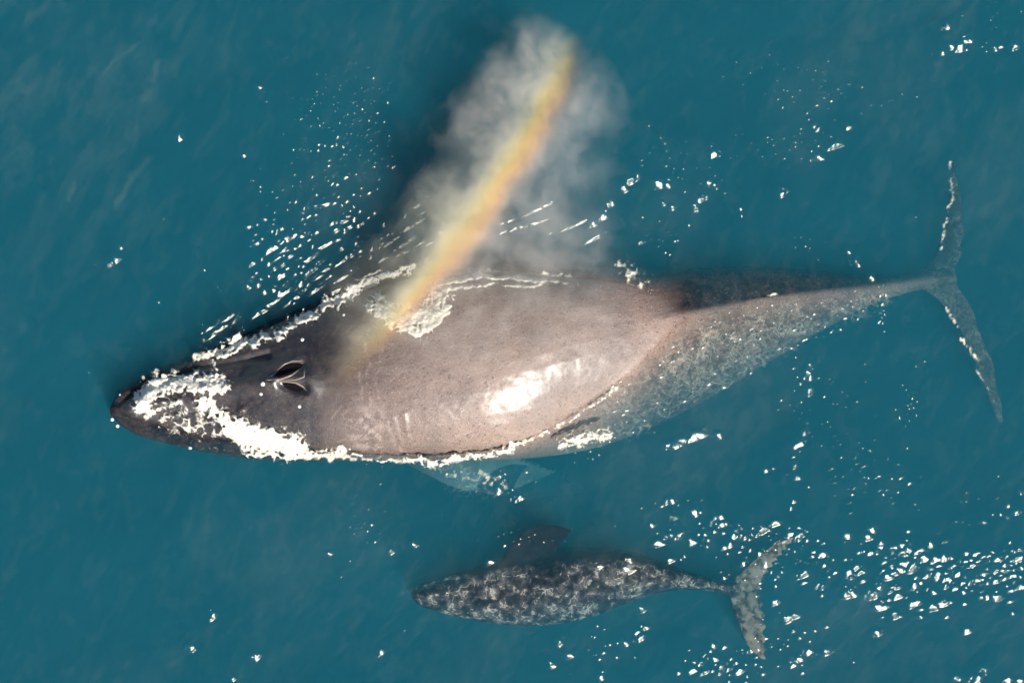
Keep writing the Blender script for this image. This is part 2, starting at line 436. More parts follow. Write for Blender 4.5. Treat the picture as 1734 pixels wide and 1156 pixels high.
whale = root('humpback_whale', P(850, 600, 0))
tag(whale, 'large adult humpback whale with mauve grey back breaking the surface, blowing', 'whale', 'humpback whales')
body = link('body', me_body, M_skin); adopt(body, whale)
bvh = BVHTree.FromPolygons([tuple(c) for c in co], [tuple(p.vertices) for p in me_body.polygons])

def skin_z(x, y):
    h = bvh.ray_cast(Vector((x, y, 5)), Vector((0, 0, -1)))
    return (h[0].z, h[1]) if h[0] is not None else (-99.0, Vector((0, 0, 1)))

def on_skin(pxx, pyy):
    """Point of the adult's skin under a pixel."""
    o = cam_loc; k = 17.34 / DIST / FW
    d = (cf + cr * ((pxx - FW / 2) * k) - cu * ((pyy - FH / 2) * k)).normalized()
    h = bvh.ray_cast(o, d)
    return (h[0], h[1]) if h[0] is not None else (P(pxx, pyy, 0), Vector((0, 0, 1)))

# blowholes: raised black patch painting the pit's shade, with a pale raised rim each
def blowhole_shade_patch(outline):
    n = len(outline); cx = sum(p[0] for p in outline) / n; cy_ = sum(p[1] for p in outline) / n
    bm = bmesh.new(); rings = []
    for k, lift in ((1.0, 0.004), (.88, 0.030), (.55, 0.034), (.25, 0.034)):
        rings.append([bm.verts.new(on_skin(cx + (p[0] - cx) * k, cy_ + (p[1] - cy_) * k)[0] + Vector((0, 0, lift))) for p in outline])
    for a_, b_ in zip(rings[:-1], rings[1:]):
        for i in range(n):
            j = (i + 1) % n; bm.faces.new((a_[i], a_[j], b_[j], b_[i]))
    bm.faces.new(rings[-1])
    bmesh.ops.recalc_face_normals(bm, faces=bm.faces)
    me = bpy.data.meshes.new('blowhole_shade_patch'); bm.to_mesh(me); bm.free()
    o = link('blowhole_shade_patch', me, M_pitshade); adopt(o, whale)
    return o
def tube(name, pts, rad, mat, m=8):
    n = len(pts); rings = []
    for i in range(n):
        t = (pts[min(i + 1, n - 1)] - pts[max(i - 1, 0)]).normalized()
        a = t.cross(Vector((0, 0, 1))).normalized(); b = a.cross(t)
        r = rad[i] if hasattr(rad, '__len__') else rad
        rings.append([p for p in (pts[i] + (a * math.cos(q) + b * math.sin(q)) * r for q in [2 * math.pi * k / m for k in range(m)])])
    L_ = []; loft(np.array([[list(v) for v in r] for r in rings]), L_)
    co_, f, tr = L_[0]
    me = bpy.data.meshes.new(name); me.from_pydata([tuple(c) for c in co_], [], [tuple(q) for q in f] + [tuple(q[:3]) for q in tr])
    me.polygons.foreach_set('use_smooth', np.ones(len(me.polygons), bool))
    return link(name, me, mat)
def rim(parent, line, r):
    pts = []
    for a, b in zip(line[:-1], line[1:]):
        for t in (0, .25, .5, .75): pts.append((a[0] + (b[0] - a[0]) * t, a[1] + (b[1] - a[1]) * t))
    pts.append(line[-1])
    q = [on_skin(*p)[0] - Vector((0, 0, r * .35)) for p in pts]; n = len(q)
    o = tube('rim', q, [r * (0.35 + 0.65 * math.sin(math.pi * (i + .6) / (n + .2))) for i in range(n)], M_rim)
    o.parent = parent
    return o
b1 = blowhole_shade_patch([(462, 638), (470, 630), (480, 621), (492, 616), (505, 615), (512, 616), (506, 622), (496, 629), (484, 635), (472, 639)])
rim(b1, [(452, 641), (462, 635), (471, 626), (482, 616), (496, 611), (512, 611)], 0.016)
rim(b1, [(446, 644), (474, 642), (494, 635), (507, 626), (516, 618)], 0.018)
rim(b1, [(516, 618), (515, 628), (515, 638), (500, 643), (472, 644)], 0.014)
b2 = blowhole_shade_patch([(478, 649), (488, 649), (500, 651), (510, 656), (515, 661), (504, 663), (490, 660), (482, 655)])
rim(b2, [(468, 647), (486, 646), (502, 648), (513, 654), (519, 661)], 0.013)

# barnacles
bmb = bmesh.new()
prof = [(1.0, 0.0), (0.92, 0.35), (0.66, 0.72), (0.42, 0.80), (0.30, 0.62)]
vr = [[bmb.verts.new((r * (1 + .06 * (k % 2)) * math.cos(k * math.pi / 5), r * (1 + .06 * (k % 2)) * math.sin(k * math.pi / 5), z)) for k in range(10)] for r, z in prof]
for i in range(len(prof) - 1):
    for k in range(10): bmb.faces.new((vr[i][k], vr[i][(k + 1) % 10], vr[i + 1][(k + 1) % 10], vr[i + 1][k]))
bmb.faces.new(vr[-1])
me_barn = bpy.data.meshes.new('barnacle'); bmb.to_mesh(me_barn); bmb.free(); me_barn.materials.append(M_barn)
for bx, by, r in [(512, 575, 3.2), (445, 650, 4), (442, 667, 3), (507, 688, 3), (582, 533, 2.5), (322, 758, 3.5), (190, 710, 3), (199, 721, 3), (203, 668, 2)]:
    p, nn = on_skin(bx, by)
    o = bpy.data.objects.new('barnacle', me_barn); C.objects.link(o)
    o.location = p - nn * 0.004; o.rotation_euler = nn.to_track_quat('Z', 'Y').to_euler(); o.scale = (r / 100,) * 3
    adopt(o, whale)

# --- the calf
CALF = [
    (696, 1003, 1010, 1006, -0.22, -0.26, -0.32, 1.0),
    (704, 994, 1019, 1006, -0.18, -0.28, -0.42, 1.0),
    (740, 979, 1034, 1004, -0.12, -0.32, -0.62, 1.0),
    (790, 964, 1047, 1002, -0.08, -0.36, -0.80, 1.0),
    (850, 944, 1057, 997, -0.05, -0.40, -0.95, 1.0),
    (920, 930, 1058, 985, -0.03, -0.42, -1.02, 1.1),
    (1000, 926, 1045, 972, -0.03, -0.42, -0.98, 1.2),
    (1060, 932, 1022, 968, -0.04, -0.42, -0.88, 1.3),
    (1120, 950, 1003, 973, -0.08, -0.42, -0.78, 1.3),
    (1180, 972, 998, 983, -0.16, -0.42, -0.66, 1.2),
    (1230, 985, 1004, 994, -0.24, -0.40, -0.54, 1.1),
    (1262, 990, 1010, 1000, -0.32, -0.38, -0.46, 1.0),
    (1282, 998, 1004, 1001, -0.36, -0.38, -0.41, 1.0),
]
CALF = [r[:4] + tuple(z - 0.035 for z in r[4:7]) + r[7:] + (0.09 if 780 < r[0] < 1200 else 0.0,) for r in CALF]
sh = []
loft(body_shell(CALF, 110, 36), sh)
loft(fin_shell([(1232, 990, -.36), (1254, 968, -.33), (1288, 936, -.28), (1322, 914, -.24), (1342, 908, -.22)],
               [(1286, 1002, -.37), (1296, 978, -.34), (1312, 955, -.30), (1334, 928, -.25), (1346, 911, -.22)], 0.05), sh)
loft(fin_shell([(1232, 1002, -.36), (1240, 1028, -.33), (1252, 1060, -.30), (1268, 1096, -.27), (1290, 1116, -.25)],
               [(1286, 1000, -.37), (1294, 1024, -.34), (1298, 1056, -.31), (1299, 1090, -.28), (1297, 1115, -.25)], 0.05), sh)
loft(fin_shell([(1036, 966, -.12), (1052, 964, -.03), (1062, 963, .00)], [(1082, 968, -.14), (1074, 966, -.06), (1066, 964, -.01)], 0.03, 14, 12), sh)
loft(fin_shell([(838, 976, -.19), (860, 928, -.17), (890, 898, -.16), (930, 888, -.16), (968, 896, -.18)],
               [(940, 966, -.19), (942, 942, -.18), (946, 926, -.18), (957, 912, -.18), (970, 901, -.19)], 0.055), sh)
loft(fin_shell([(838, 1040, -.65), (865, 1050, -.8), (890, 1056, -.95), (930, 1054, -1.1), (962, 1046, -1.25)],
               [(900, 1030, -.65), (908, 1038, -.8), (925, 1042, -.95), (945, 1044, -1.1), (964, 1042, -1.25)], 0.055), sh)
me_calf = shells_to_mesh('body', sh, 0.018)
cc = get_co(me_calf); cn = get_no(me_calf); qx, qy = to_px(cc)
dzc = 0.03 * (noise2(qx, qy, 30, 21) - .5)
d, t = seg_dist(qx, qy, [(708, 1006), (760, 1002), (800, 998)]); dzc += 0.03 * np.exp(-(d / 6) ** 2)
d, t = seg_dist(qx, qy, [(706, 998), (750, 984), (790, 978)]); dzc -= 0.03 * np.exp(-(d / 4) ** 2)
d, t = seg_dist(qx, qy, [(706, 1013), (750, 1026), (790, 1032)]); dzc -= 0.03 * np.exp(-(d / 4) ** 2)
cc[:, 2] += dzc * sstep(.15, .5, cn[:, 2])
me_calf.vertices.foreach_set('co', cc.astype(np.float32).ravel()); me_calf.update()
add_attr(me_calf, 'north_shade', 0.97 * sstep(14, 0, qy - np.interp(qx, [690, 740, 800, 850, 920, 1000, 1060, 1120, 1200], [985, 985, 972, 958, 948, 940, 946, 955, 960])) * sstep(760, 800, qx) * sstep(1180, 1120, qx))  # painted shade on the calf's north fin and north edge
add_attr(me_calf, 'fluke', sstep(1236, 1262, qx))
calf = root('humpback_calf', P(950, 990, 0))
tag(calf, 'small dark humpback calf with rippled light painted into its mottled skin, swimming just under the surface', 'whale calf', 'humpback whales')
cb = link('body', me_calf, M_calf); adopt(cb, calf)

# ------------------------------------------------------------------ the sea
FX0, FX1, FY0, FY1, STEP = -9.4, 9.4, -6.4, 6.6, 0.0168
ext = np.array([0.03, 0.06, 0.12, 0.25, 0.5, 1, 2, 4, 8, 16, 32, 64, 128, 256, 400])
gx = np.r_[FX0 - ext[::-1], np.arange(FX0, FX1, STEP), FX1 + ext]
gy = np.r_[FY0 - ext[::-1], np.arange(FY0, FY1, STEP), FY1 + ext]
NX, NY = len(gx), len(gy); K = len(ext)
X, Y = np.meshgrid(gx, gy, indexing='ij')
near = sstep(30, 9, np.abs(X)) * sstep(30, 7, np.abs(Y))
Z = np.zeros_like(X)
for k in range(26):                                     # low swell and wind chop
    wl = 10 ** random.uniform(-0.5, 0.75); a = random.gauss(0.9, 0.55); ph = random.uniform(0, 6.28)
    amp = 0.0045 * wl * random.uniform(0.4, 1)
    Z += amp * np.sin((X * math.cos(a) + Y * math.sin(a)) * 6.283 / wl + ph + 1.5 * np.sin(X * .7 + k) * .6)
Z *= near * 0.6
ra, rb = X * .62 - Y * .78, X * .78 + Y * .62          # crests run from lower left to upper right
Z += near * (0.018 * (noise2(rb * .45 + .4 * noise2(X, Y, 1.1, 93, 2), ra, .17, 90, 3, .55) - .5) * (.25 + 1.3 * noise2(X, Y, 2.2, 91, 3)) + 0.05 * (noise2(rb * .5, ra, .75, 92, 2) - .5))
F = np.zeros_like(X)

def facet(wx, wy, sa, sb, ang, SLOPE, SDIR):
    """a wavelet whose sunward face lies at the flashing tilt: half sizes sa, sb"""
    r = 1.7 * max(sa, sb)
    i0 = K + int((wx - r - FX0) / STEP); i1 = K + int((wx + r - FX0) / STEP) + 2
    j0 = K + int((wy - r - FY0) / STEP); j1 = K + int((wy + r - FY0) / STEP) + 2
    i0, j0 = max(i0, 0), max(j0, 0); i1, j1 = min(i1, NX), min(j1, NY)
    if i1 - i0 < 2 or j1 - j0 < 2: return
    x = X[i0:i1, j0:j1] - wx; y = Y[i0:i1, j0:j1] - wy
    c, s = math.cos(ang), math.sin(ang)
    u = (x * c + y * s) / sa; v = (-x * s + y * c) / sb
    gx_, gy_ = X[i0:i1, j0:j1], Y[i0:i1, j0:j1]
    u = u + 0.9 * (noise2(gx_, gy_, .045, 71, 2) - .5); v = v + 0.9 * (noise2(gx_, gy_, .045, 72, 2) - .5)
    dx, dy = math.cos(SDIR), math.sin(SDIR)
    reach = 1 / math.hypot((dx * c + dy * s) / sa, (-dx * s + dy * c) / sb)
    rise = np.clip(x * dx + y * dy + reach, 0, None)
    h = SLOPE * rise * np.exp(-(u * u + v * v) ** 3)
    F[i0:i1, j0:j1] = np.maximum(F[i0:i1, j0:j1], h)

def fleck(pxx, pyy, size=8, elong=1.0, ang=None):
    """wavelet that flashes in the sun: size in centimetres, ang in image degrees"""
    if ang is None: ang = random.uniform(-30, 60)
    a = math.radians(ang)
    wx, wy = Pn(pxx, pyy)
    sb = max(size * 0.0062, 0.022); sa = sb * elong
    hv = (SUN + (cam_loc - Vector((wx, wy, 0))).normalized()).normalized()   # sun-facing tilt differs from place to place
    facet(wx, wy, sa, sb, a, math.hypot(hv.x, hv.y) / hv.z * random.gauss(1, .05), math.atan2(-hv.y, -hv.x))

def chunk(pxx, pyy, size, elong=1.0, ang=0):
    """a bigger broken flash: several wavelets together"""
    n = max(2, int(size * elong / 5.5)); a = math.radians(ang)
    for k in range(n):
        t = random.uniform(-.5, .5) * size * elong; q = random.gauss(0, .22) * size
        fleck(pxx + t * math.cos(a) - q * math.sin(a), pyy - t * math.sin(a) - q * math.cos(a), random.uniform(5, 11) * (0.9 + size / 42), random.uniform(1, 1.8), ang + random.uniform(-40, 40))

BIG = [(1123, 313, 20, 1.3, 15), (1131, 349, 14, 1.5, -30), (1208, 260, 12, 2.2, 0), (1207, 314, 12, 1.2, 0), (1190, 338, 13, 1.3, 50), (1174, 352, 12, 1.3, -40),
       (1253, 358, 12, 1.3, -60), (1123, 240, 10, 1.4, -60), (1074, 298, 11, 1.3, -60), (1060, 314, 14, 1.3, 40), (1032, 352, 10, 1.5, 60), (1010, 374, 14, 2.8, 35),
       (1432, 216, 10, 2.6, 15), (1419, 247, 11, 2.4, 30), (1377, 268, 9, 3, 12), (1390, 217, 9, 2.6, 5), (1328, 324, 9, 1.6, 30), (1627, 72, 15, 1.6, 40), (1643, 69, 11, 1.8, -10),
       (1612, 80, 9, 2, 10), (1596, 91, 8, 1.4, 0), (1601, 50, 9, 1.3, 20), (1692, 84, 9, 1.8, -20), (1715, 84, 9, 1.8, 30), (1442, 438, 14, 1.6, -35), (1432, 428, 9, 1, 0), (1475, 468, 10, 1.3, -40),
       (1087, 405, 9, 1.8, 35), (1165, 742, 17, 4.6, 22), (1222, 736, 14, 1.1, 0), (1133, 848, 11, 1.8, 30), (1170, 866, 11, 1.3, -30), (1215, 872, 9, 1.2, 0), (1139, 876, 10, 1.2, 0),
       (846, 824, 10, 1.8, 60), (884, 838, 9, 2.6, 30), (1369, 629, 14, 1.9, 75), (1368, 655, 9, 2, 80), (1362, 724, 12, 1.9, 75), (1352, 752, 18, 1.2, 20), (1345, 807, 10, 1, 0), (1345, 785, 7, 2, 80),
       (205, 418, 9, 1.2, 40), (191, 444, 10, 1.6, 45), (307, 232, 8, 1.3, 60), (1341, 853, 8, 1.8, 70),
       (1015, 957, 12, 1, 0), (1058, 963, 14, 1.2, -20), (1063, 948, 6, 1, 0)]
BAND = [(1432, 903, 15, 1.2, 10), (1470, 903, 19, 1.4, 30), (1490, 920, 15, 1.2, 20), (1519, 933, 16, 1.1, 0), (1535, 932, 17, 1.1, 0), (1564, 927, 13, 1.6, 30), (1582, 922, 10, 1.6, 0),
        (1594, 944, 15, 1.4, 20), (1565, 945, 10, 1.2, 0), (1667, 941, 13, 1.2, -20), (1685, 947, 15, 1.2, -10), (1705, 938, 12, 2, 15), (1727, 946, 16, 1.7, 10), (1531, 958, 16, 2.6, 22),
        (1434, 970, 16, 1.6, 30), (1447, 962, 11, 1.2, 40), (1581, 971, 14, 2.4, -15), (1600, 988, 12, 2, -70), (1625, 985, 14, 2.2, 15), (1649, 985, 13, 2, 25), (1661, 972, 15, 1.6, 30),
        (1674, 960, 15, 1.8, 30), (1692, 962, 14, 1.8, -20), (1715, 988, 13, 2.2, -25), (1492, 983, 14, 1.8, 40), (1483, 1012, 20, 1.7, -30), (1492, 1026, 11, 2, -10), (1519, 1007, 12, 1.6, 20),
        (1544, 987, 11, 2, 35), (1549, 1018, 12, 1.8, 25), (1585, 1022, 14, 1.5, 20), (1439, 1003, 11, 2, 15), (1672, 1010, 9, 3, 10), (1692, 1016, 8, 2, -25), (1513, 1038, 9, 1.6, -30),
        (1553, 1043, 9, 1.3, 0), (1487, 1072, 16, 1.3, 0), (1403, 1103, 13, 1.6, 20), (1622, 1145, 11, 1.8, -15), (1659, 1139, 17, 2, 30), (1720, 1152, 16, 2, 0), (1385, 942, 19, 1.7, 15),
        (1388, 990, 11, 1.6, 40), (1641, 1066, 8, 1.3, 0), (1731, 975, 10, 1.3, 0), (1108, 889, 9, 1.2, -20), (1141, 908, 12, 2.6, 5), (1165, 912, 10, 2, -30), (1112, 924, 10, 1.4, 0), (1138, 947, 12, 1.6, 0),
        (1205, 889, 10, 1.4, 40), (1221, 886, 11, 1.5, 20), (1198, 903, 10, 1.4, 45), (1247, 901, 10, 3.4, 42), (1226, 924, 9, 2.4, 45), (1293, 896, 10, 1.5, 0), (1309, 889, 11, 2, 25), (1338, 898, 10, 1.6, 70),
        (1351, 898, 11, 2.8, 82), (1362, 970, 11, 1.4, 20), (1262, 945, 11, 1.5, 80), (1283, 930, 10, 1.4, 20), (1085, 1030, 10, 1.6, -60), (1091, 1063, 11, 1.4, -40), (1083, 1074, 10, 1.4, 70),
        (1061, 1089, 9, 1.4, -40), (1201, 1104, 12, 1.8, 50), (1211, 1115, 8, 1, 0), (1225, 1125, 9, 1.6, 80), (1341, 1044, 13, 1.7, 20), (1367, 1101, 9, 1.3, 0), (1346, 1120, 15, 1.6, 40), (1311, 1020, 8, 1, 0),
        (1290, 946, 8, 3.2, -65), (950, 1083, 8, 1.6, 80), (1020, 1140, 10, 1.6, 60), (938, 1127, 9, 1.1, 0), (963, 1112, 6, 1, 0), (1250, 1140, 9, 1.4, 40), (1190, 1140, 9, 1.3, 0), (1172, 1135, 7, 1, 0),
        (643, 1104, 8, 1.2, 60), (356, 1048, 9, 1.8, 65), (322, 1097, 7, 1, 0), (434, 1113, 6, 1.5, 10), (395, 1149, 9, 1.3, 50), (560, 937, 6, 1, 0), (662, 930, 8, 1.2, 60), (700, 921, 5, 1, 0), (830, 950, 5, 1, 0),
        (1727, 832, 10, 1.6, -60), (1714, 864, 14, 1.6, -20), (1700, 872, 10, 1.2, 0), (1296, 795, 6, 1, 0)]
for x, y, s_, e, a in BIG + BAND: chunk(x, y, s_, e, a)
def scatter(n, cx, cy, sx, sy, lo=3, hi=6, rot=0, ang=None, aj=30, el=(1, 1.6), gauss=True):
    r = math.radians(rot)
    for _ in range(n):
        u, v = (random.gauss(0, .5), random.gauss(0, .5)) if gauss else (random.uniform(-1, 1), random.uniform(-1, 1))
        u *= sx; v *= sy
        fleck(cx + u * math.cos(r) + v * math.sin(r), cy - u * math.sin(r) + v * math.cos(r), random.uniform(lo, hi) ** 1.0, random.uniform(*el), None if ang is None else ang + random.uniform(-aj, aj))
scatter(34, 1340, 130, 110, 50, 3, 4.5); scatter(16, 1410, 152, 40, 22, 3, 5); scatter(44, 1160, 285, 100, 60, 3, 5); scatter(26, 1300, 235, 110, 24, 3, 4.5, 12); scatter(20, 1380, 245, 80, 40, 3, 5, 30)
scatter(16, 1610, 78, 60, 22, 3, 5); scatter(14, 1690, 30, 50, 40, 3, 4.5); scatter(12, 1490, 175, 50, 14, 3, 4.5, 15); scatter(18, 1110, 405, 60, 30, 3, 5.5); scatter(14, 1360, 410, 50, 26, 3, 4.5, -35)
# wind-ruffled field north-west of the whale
for _ in range(300):
    t = random.random(); s_ = random.gauss(0, .5)
    x = 640 - 200 * t + s_ * 70; y = 150 + 330 * t + s_ * 95 + random.gauss(0, 20)
    if x < 420: continue
    big = 0.6 + 0.8 * sstep(200, 450, y)
    fleck(x, y, random.uniform(3, 6.2) * big, random.uniform(1, 2.2), 45 + random.uniform(-25, 25))
scatter(60, 590, 250, 90, 90, 3, 5.5, 0, 50, 25, (1, 2)); scatter(26, 520, 165, 80, 30, 3, 4.5); scatter(10, 620, 150, 60, 20, 3, 4.5)
LINES = [((435, 532), (491, 492)), ((470, 505), (483, 478)), ((480, 521), (560, 447)), ((502, 478), (536, 452)), ((411, 486), (427, 470)), ((573, 473), (592, 463)), ((637, 423), (711, 340)),
         ((642, 441), (698, 404)), ((661, 436), (740, 407)), ((682, 457), (714, 439)), ((650, 394), (716, 362)), ((565, 494), (618, 468)), ((455, 425), (478, 405)), ((463, 440), (480, 424)), ((487, 404), (508, 392)),
         ((540, 350), (560, 345)), ((505, 370), (522, 346)), ((562, 380), (585, 372)), ((350, 560), (372, 545)), ((375, 545), (390, 535)), ((395, 545), (406, 534)), ((355, 572), (375, 556)), ((525, 500), (545, 480)), ((600, 480), (640, 456)),
         ((655, 412), (700, 380)), ((620, 440), (650, 400)), ((850, 375), (930, 345)), ((870, 388), (925, 370)), ((890, 362), (925, 345)), ((845, 395), (880, 380)), ((540, 425), (556, 412)), ((515, 445), (527, 434)), ((575, 445), (600, 425)),
         ((700, 420), (745, 395)), ((670, 380), (720, 335)), ((690, 360), (735, 320)), ((940, 395), (985, 375)), ((990, 410), (1010, 398))]
for (x0, y0), (x1, y1) in LINES:
    ln = math.hypot(x1 - x0, y1 - y0); n = max(2, int(ln / 7)); an = math.degrees(math.atan2(y0 - y1, x1 - x0))
    for k in range(n):
        t = (k + random.uniform(.1, .9)) / n
        fleck(x0 + (x1 - x0) * t + random.gauss(0, 1.5), y0 + (y1 - y0) * t + random.gauss(0, 1.5), random.uniform(4.5, 7.5), random.uniform(3, 5.5), an + random.uniform(-12, 12))
for x, y, s_ in [(413, 264, 7), (440, 148, 7), (269, 512, 5), (347, 457, 5), (150, 630, 4), (420, 486, 9), (487, 404, 12), (500, 398, 9), (388, 575, 9), (345, 575, 8), (360, 566, 8)]: fleck(x, y, s_, 1.3)
scatter(26, 640, 890, 80, 60, 3, 4.5); scatter(24, 1350, 700, 14, 120, 3, 5); scatter(26, 1543, 705, 16, 55, 3, 5, 0, 80); scatter(22, 1494, 520, 9, 45, 4, 6.5, 0, 80); scatter(60, 1470, 805, 110, 45, 3, 5, -18, None, 40, (1.2, 2.6))
scatter(36, 1400, 690, 90, 80, 3, 4.2); scatter(90, 1320, 950, 90, 60, 3.5, 6.5, 0, 20, 50); scatter(120, 1540, 965, 200, 60, 3.5, 7, -4, 15, 45, (1, 2.2)); scatter(50, 1680, 960, 70, 40, 4, 8, 12, 20, 40, (1, 2.4))
scatter(70, 1670, 962, 80, 26, 5, 9.5, 8, 15, 30, (1, 2.4)); scatter(24, 1500, 945, 60, 30, 5, 9, 0, 15, 35, (1, 2))
scatter(46, 1220, 905, 130, 34, 3.5, 6.5, 0, 30, 40); scatter(50, 1230, 1125, 70, 30, 3.5, 7); scatter(40, 1330, 1090, 80, 50, 3.5, 6); scatter(20, 1000, 1100, 70, 45, 3, 5); scatter(20, 985, 758, 45, 25, 3, 5.5); scatter(20, 830, 815, 60, 25, 3, 6)
scatter(20, 1650, 860, 90, 60, 3, 4.5); scatter(14, 1140, 850, 60, 30, 3, 5); scatter(16, 870, 905, 60, 20, 3, 5); scatter(30, 900, 560, 900, 560, 3, 4, gauss=False)

for _ in range(170):
    x = random.uniform(1000, 1480); t = random.random()
    y0 = np.interp(x, [1000, 1110, 1200, 1310, 1480], [690, 606, 535, 508, 486]); y1 = np.interp(x, [1000, 1100, 1200, 1300, 1480], [765, 735, 680, 622, 530])
    fleck(x, y0 + (y1 - y0) * t, random.uniform(3, 5), random.uniform(1, 2.4), 20 + random.uniform(-30, 30))
# foam floating on the surface
GPX, GPY = to_px(np.stack([X.ravel(), Y.ravel(), np.zeros(X.size)], 1))
GPX = GPX.reshape(X.shape); GPY = GPY.reshape(X.shape)
inb = (np.abs(X) < 9.5) & (np.abs(Y) < 6.8)
foam = np.zeros_like(X); lace = np.zeros_like(X)
def foam_line(pl, wd, amt, arr, seed=1):
    x0 = min(p[0] for p in pl) - 5 * wd; x1 = max(p[0] for p in pl) + 5 * wd; y0 = min(p[1] for p in pl) - 5 * wd; y1 = max(p[1] for p in pl) + 5 * wd
    m = (GPX > x0) & (GPX < x1) & (GPY > y0) & (GPY < y1)
    jit = (noise2(GPX[m], GPY[m], 14, seed, 3) - .5) * wd * 1.6
    d, t = seg_dist(GPX[m] + jit, GPY[m] + jit, pl)
    arr[m] = np.maximum(arr[m], amt * np.exp(-(d / wd) ** 2))
NORTH = [(330, 604), (370, 600), (415, 585), (455, 570), (505, 545), (560, 512), (615, 486), (650, 466), (700, 452)]
SOUTH = [(560, 770), (600, 776), (700, 780), (780, 778), (850, 762), (905, 742), (960, 712), (1010, 680), (1050, 650)]
foam_line(NORTH, 8, 0.7, foam, 2); foam_line(SOUTH, 5, 0.5, foam, 3)
foam_line([(740, 470), (800, 462), (880, 466), (960, 474), (1040, 486), (1085, 515)], 8, 0.7, foam, 4)
foam_line([(960, 748), (1000, 738), (1030, 736)], 12, 0.75, foam, 5)
foam_line([(520, 772), (565, 768), (588, 762)], 9, 0.8, foam, 6)
foam_line([(1608, 275), (1612, 330), (1600, 380), (1592, 420)], 5, 0.36, foam, 7)
foam_line([(1605, 525), (1630, 575), (1655, 610)], 6, 0.38, foam, 8); foam_line([(1650, 620), (1690, 690)], 3, 0.36, foam, 9)
foam_line([(1300, 501), (1316, 498)], 3, 0.6, foam, 10)
foam_line([(1060, 455), (1090, 490), (1110, 530)], 20, 0.42, foam, 11)
foam_line([(700, 776), (780, 800), (850, 815)], 16, 0.35, foam, 12)
# thin foam net plus painted caustic light over the sunken flank and flukes
ridge = np.interp(GPX, [1000, 1040, 1110, 1200, 1310, 1480, 1600], [690, 655, 600, 530, 506, 486, 470])
low = np.interp(GPX, [1000, 1100, 1200, 1300, 1400, 1500, 1600], [765, 735, 680, 622, 565, 525, 490])
lace = np.maximum(lace, 0.16 * sstep(-4, 14, GPY - ridge) * sstep(6, -16, GPY - low) * sstep(940, 1050, GPX) * sstep(1600, 1480, GPX))
foam_line([(760, 800), (830, 825)], 18, 0.3, lace, 19)
wisp = (noise2(GPX * 1.6 + GPY * .9, GPY * .7 - GPX * .3, 60, 31, 5, .6))
slick = noise2(GPX * .8 + GPY * .5, GPY * .45 - GPX * .25, 150, 35, 6, .62); fine_s = noise2(GPX * 1.2 + GPY * .6, GPY * .6 - GPX * .5, 26, 36, 4, .6)
veil = 0.013 * sstep(.45, .75, slick) * (.2 + 1.2 * fine_s) + 0.006 * sstep(.5, .75, fine_s) + 0.014 * sstep(.50, .75, wisp) * sstep(560, 150, GPX) * sstep(620, 150, GPY) + 0.015 * sstep(.54, .75, wisp) * sstep(1450, 1600, GPX) * sstep(330, 120, GPY)
for pl in ([(250, 270), (215, 310), (198, 350)], [(245, 70), (190, 105), (175, 125)], [(125, 310), (115, 335)], [(268, 105), (258, 135)]):
    t_ = np.zeros_like(X); foam_line(pl, 6, 0.03, t_, 40); veil = np.maximum(veil, t_ * sstep(.3, .6, wisp))
ux = GPX * .97 + GPY * .26; uy = GPY * .97 - GPX * .26           # threads run with the body
wx = ux + 30 * (noise2(ux, uy, 45, 51, 3) - .5); wy = uy + 30 * (noise2(ux, uy, 45, 52, 3) - .5)
r1 = np.abs(noise2(wx * .8, wy, 11, 53, 2) - .5); r2 = np.abs(noise2(wx * .9, wy, 5, 54, 2) - .5)
net = np.maximum(sstep(.055, .0, r1), .7 * sstep(.06, .0, r2)) * sstep(.36, .62, noise2(GPX, GPY, 40, 55, 4, .6))
grain = noise2(GPX, GPY, 7, 56, 3, .65)
fm = sstep(.50, .74, foam * .60 + grain * .60) * sstep(0, .35, foam)
mask = np.clip(np.maximum(np.maximum(net * lace, fm), veil), 0, .95) * inb

mf = 4                                                   # index layout: top sheet, then a bottom sheet's rim
idx = np.arange(NX * NY).reshape(NX, NY)
q = np.stack([idx[:-1, :-1], idx[1:, :-1], idx[1:, 1:], idx[:-1, 1:]], -1).reshape(-1, 4)
co_w = np.stack([X.ravel(), Y.ravel(), (Z + F).ravel()], 1)
DEPTH = -28.0
rim_i = np.concatenate([idx[:-1, 0], idx[-1, :-1], idx[:0:-1, -1], idx[0, :0:-1]])
bot = co_w[rim_i].copy(); bot[:, 2] = DEPTH
nb = len(co_w); nr = len(rim_i)
a = np.arange(nr); b = (a + 1) % nr
side = np.stack([rim_i[b], rim_i[a], nb + a, nb + b], 1)
cen = np.array([[0, 0, DEPTH]])
co_all = np.vstack([co_w, bot, cen])
# bottom as quads fanned two rim edges at a time (rim count is even)
if nr % 2: raise RuntimeError('odd rim')
e = np.arange(0, nr, 2)
botf = np.stack([nb + (e + 2) % nr, nb + (e + 1) % nr, nb + e, np.full(len(e), nb + nr)], 1)
me_w = mesh_np('water', co_all, np.vstack([q, side, botf]))
pad = np.zeros(nr + 1)
add_attr(me_w, 'foam', np.r_[mask.ravel(), pad])
sea = link('water', me_w, M_water); tag(sea, 'blue green sea water with sun flashes and floating foam', 'water', kind='structure')
bed = mesh_np('seabed', [(-380, -380, DEPTH + .3), (380, -380, DEPTH + .3), (380, 380, DEPTH + .3), (-380, 380, DEPTH + .3)], [[0, 1, 2, 3]], False)
bed = link('seabed', bed, M_bed); tag(bed, 'sandy sea floor far below the whales', 'seabed', kind='structure')

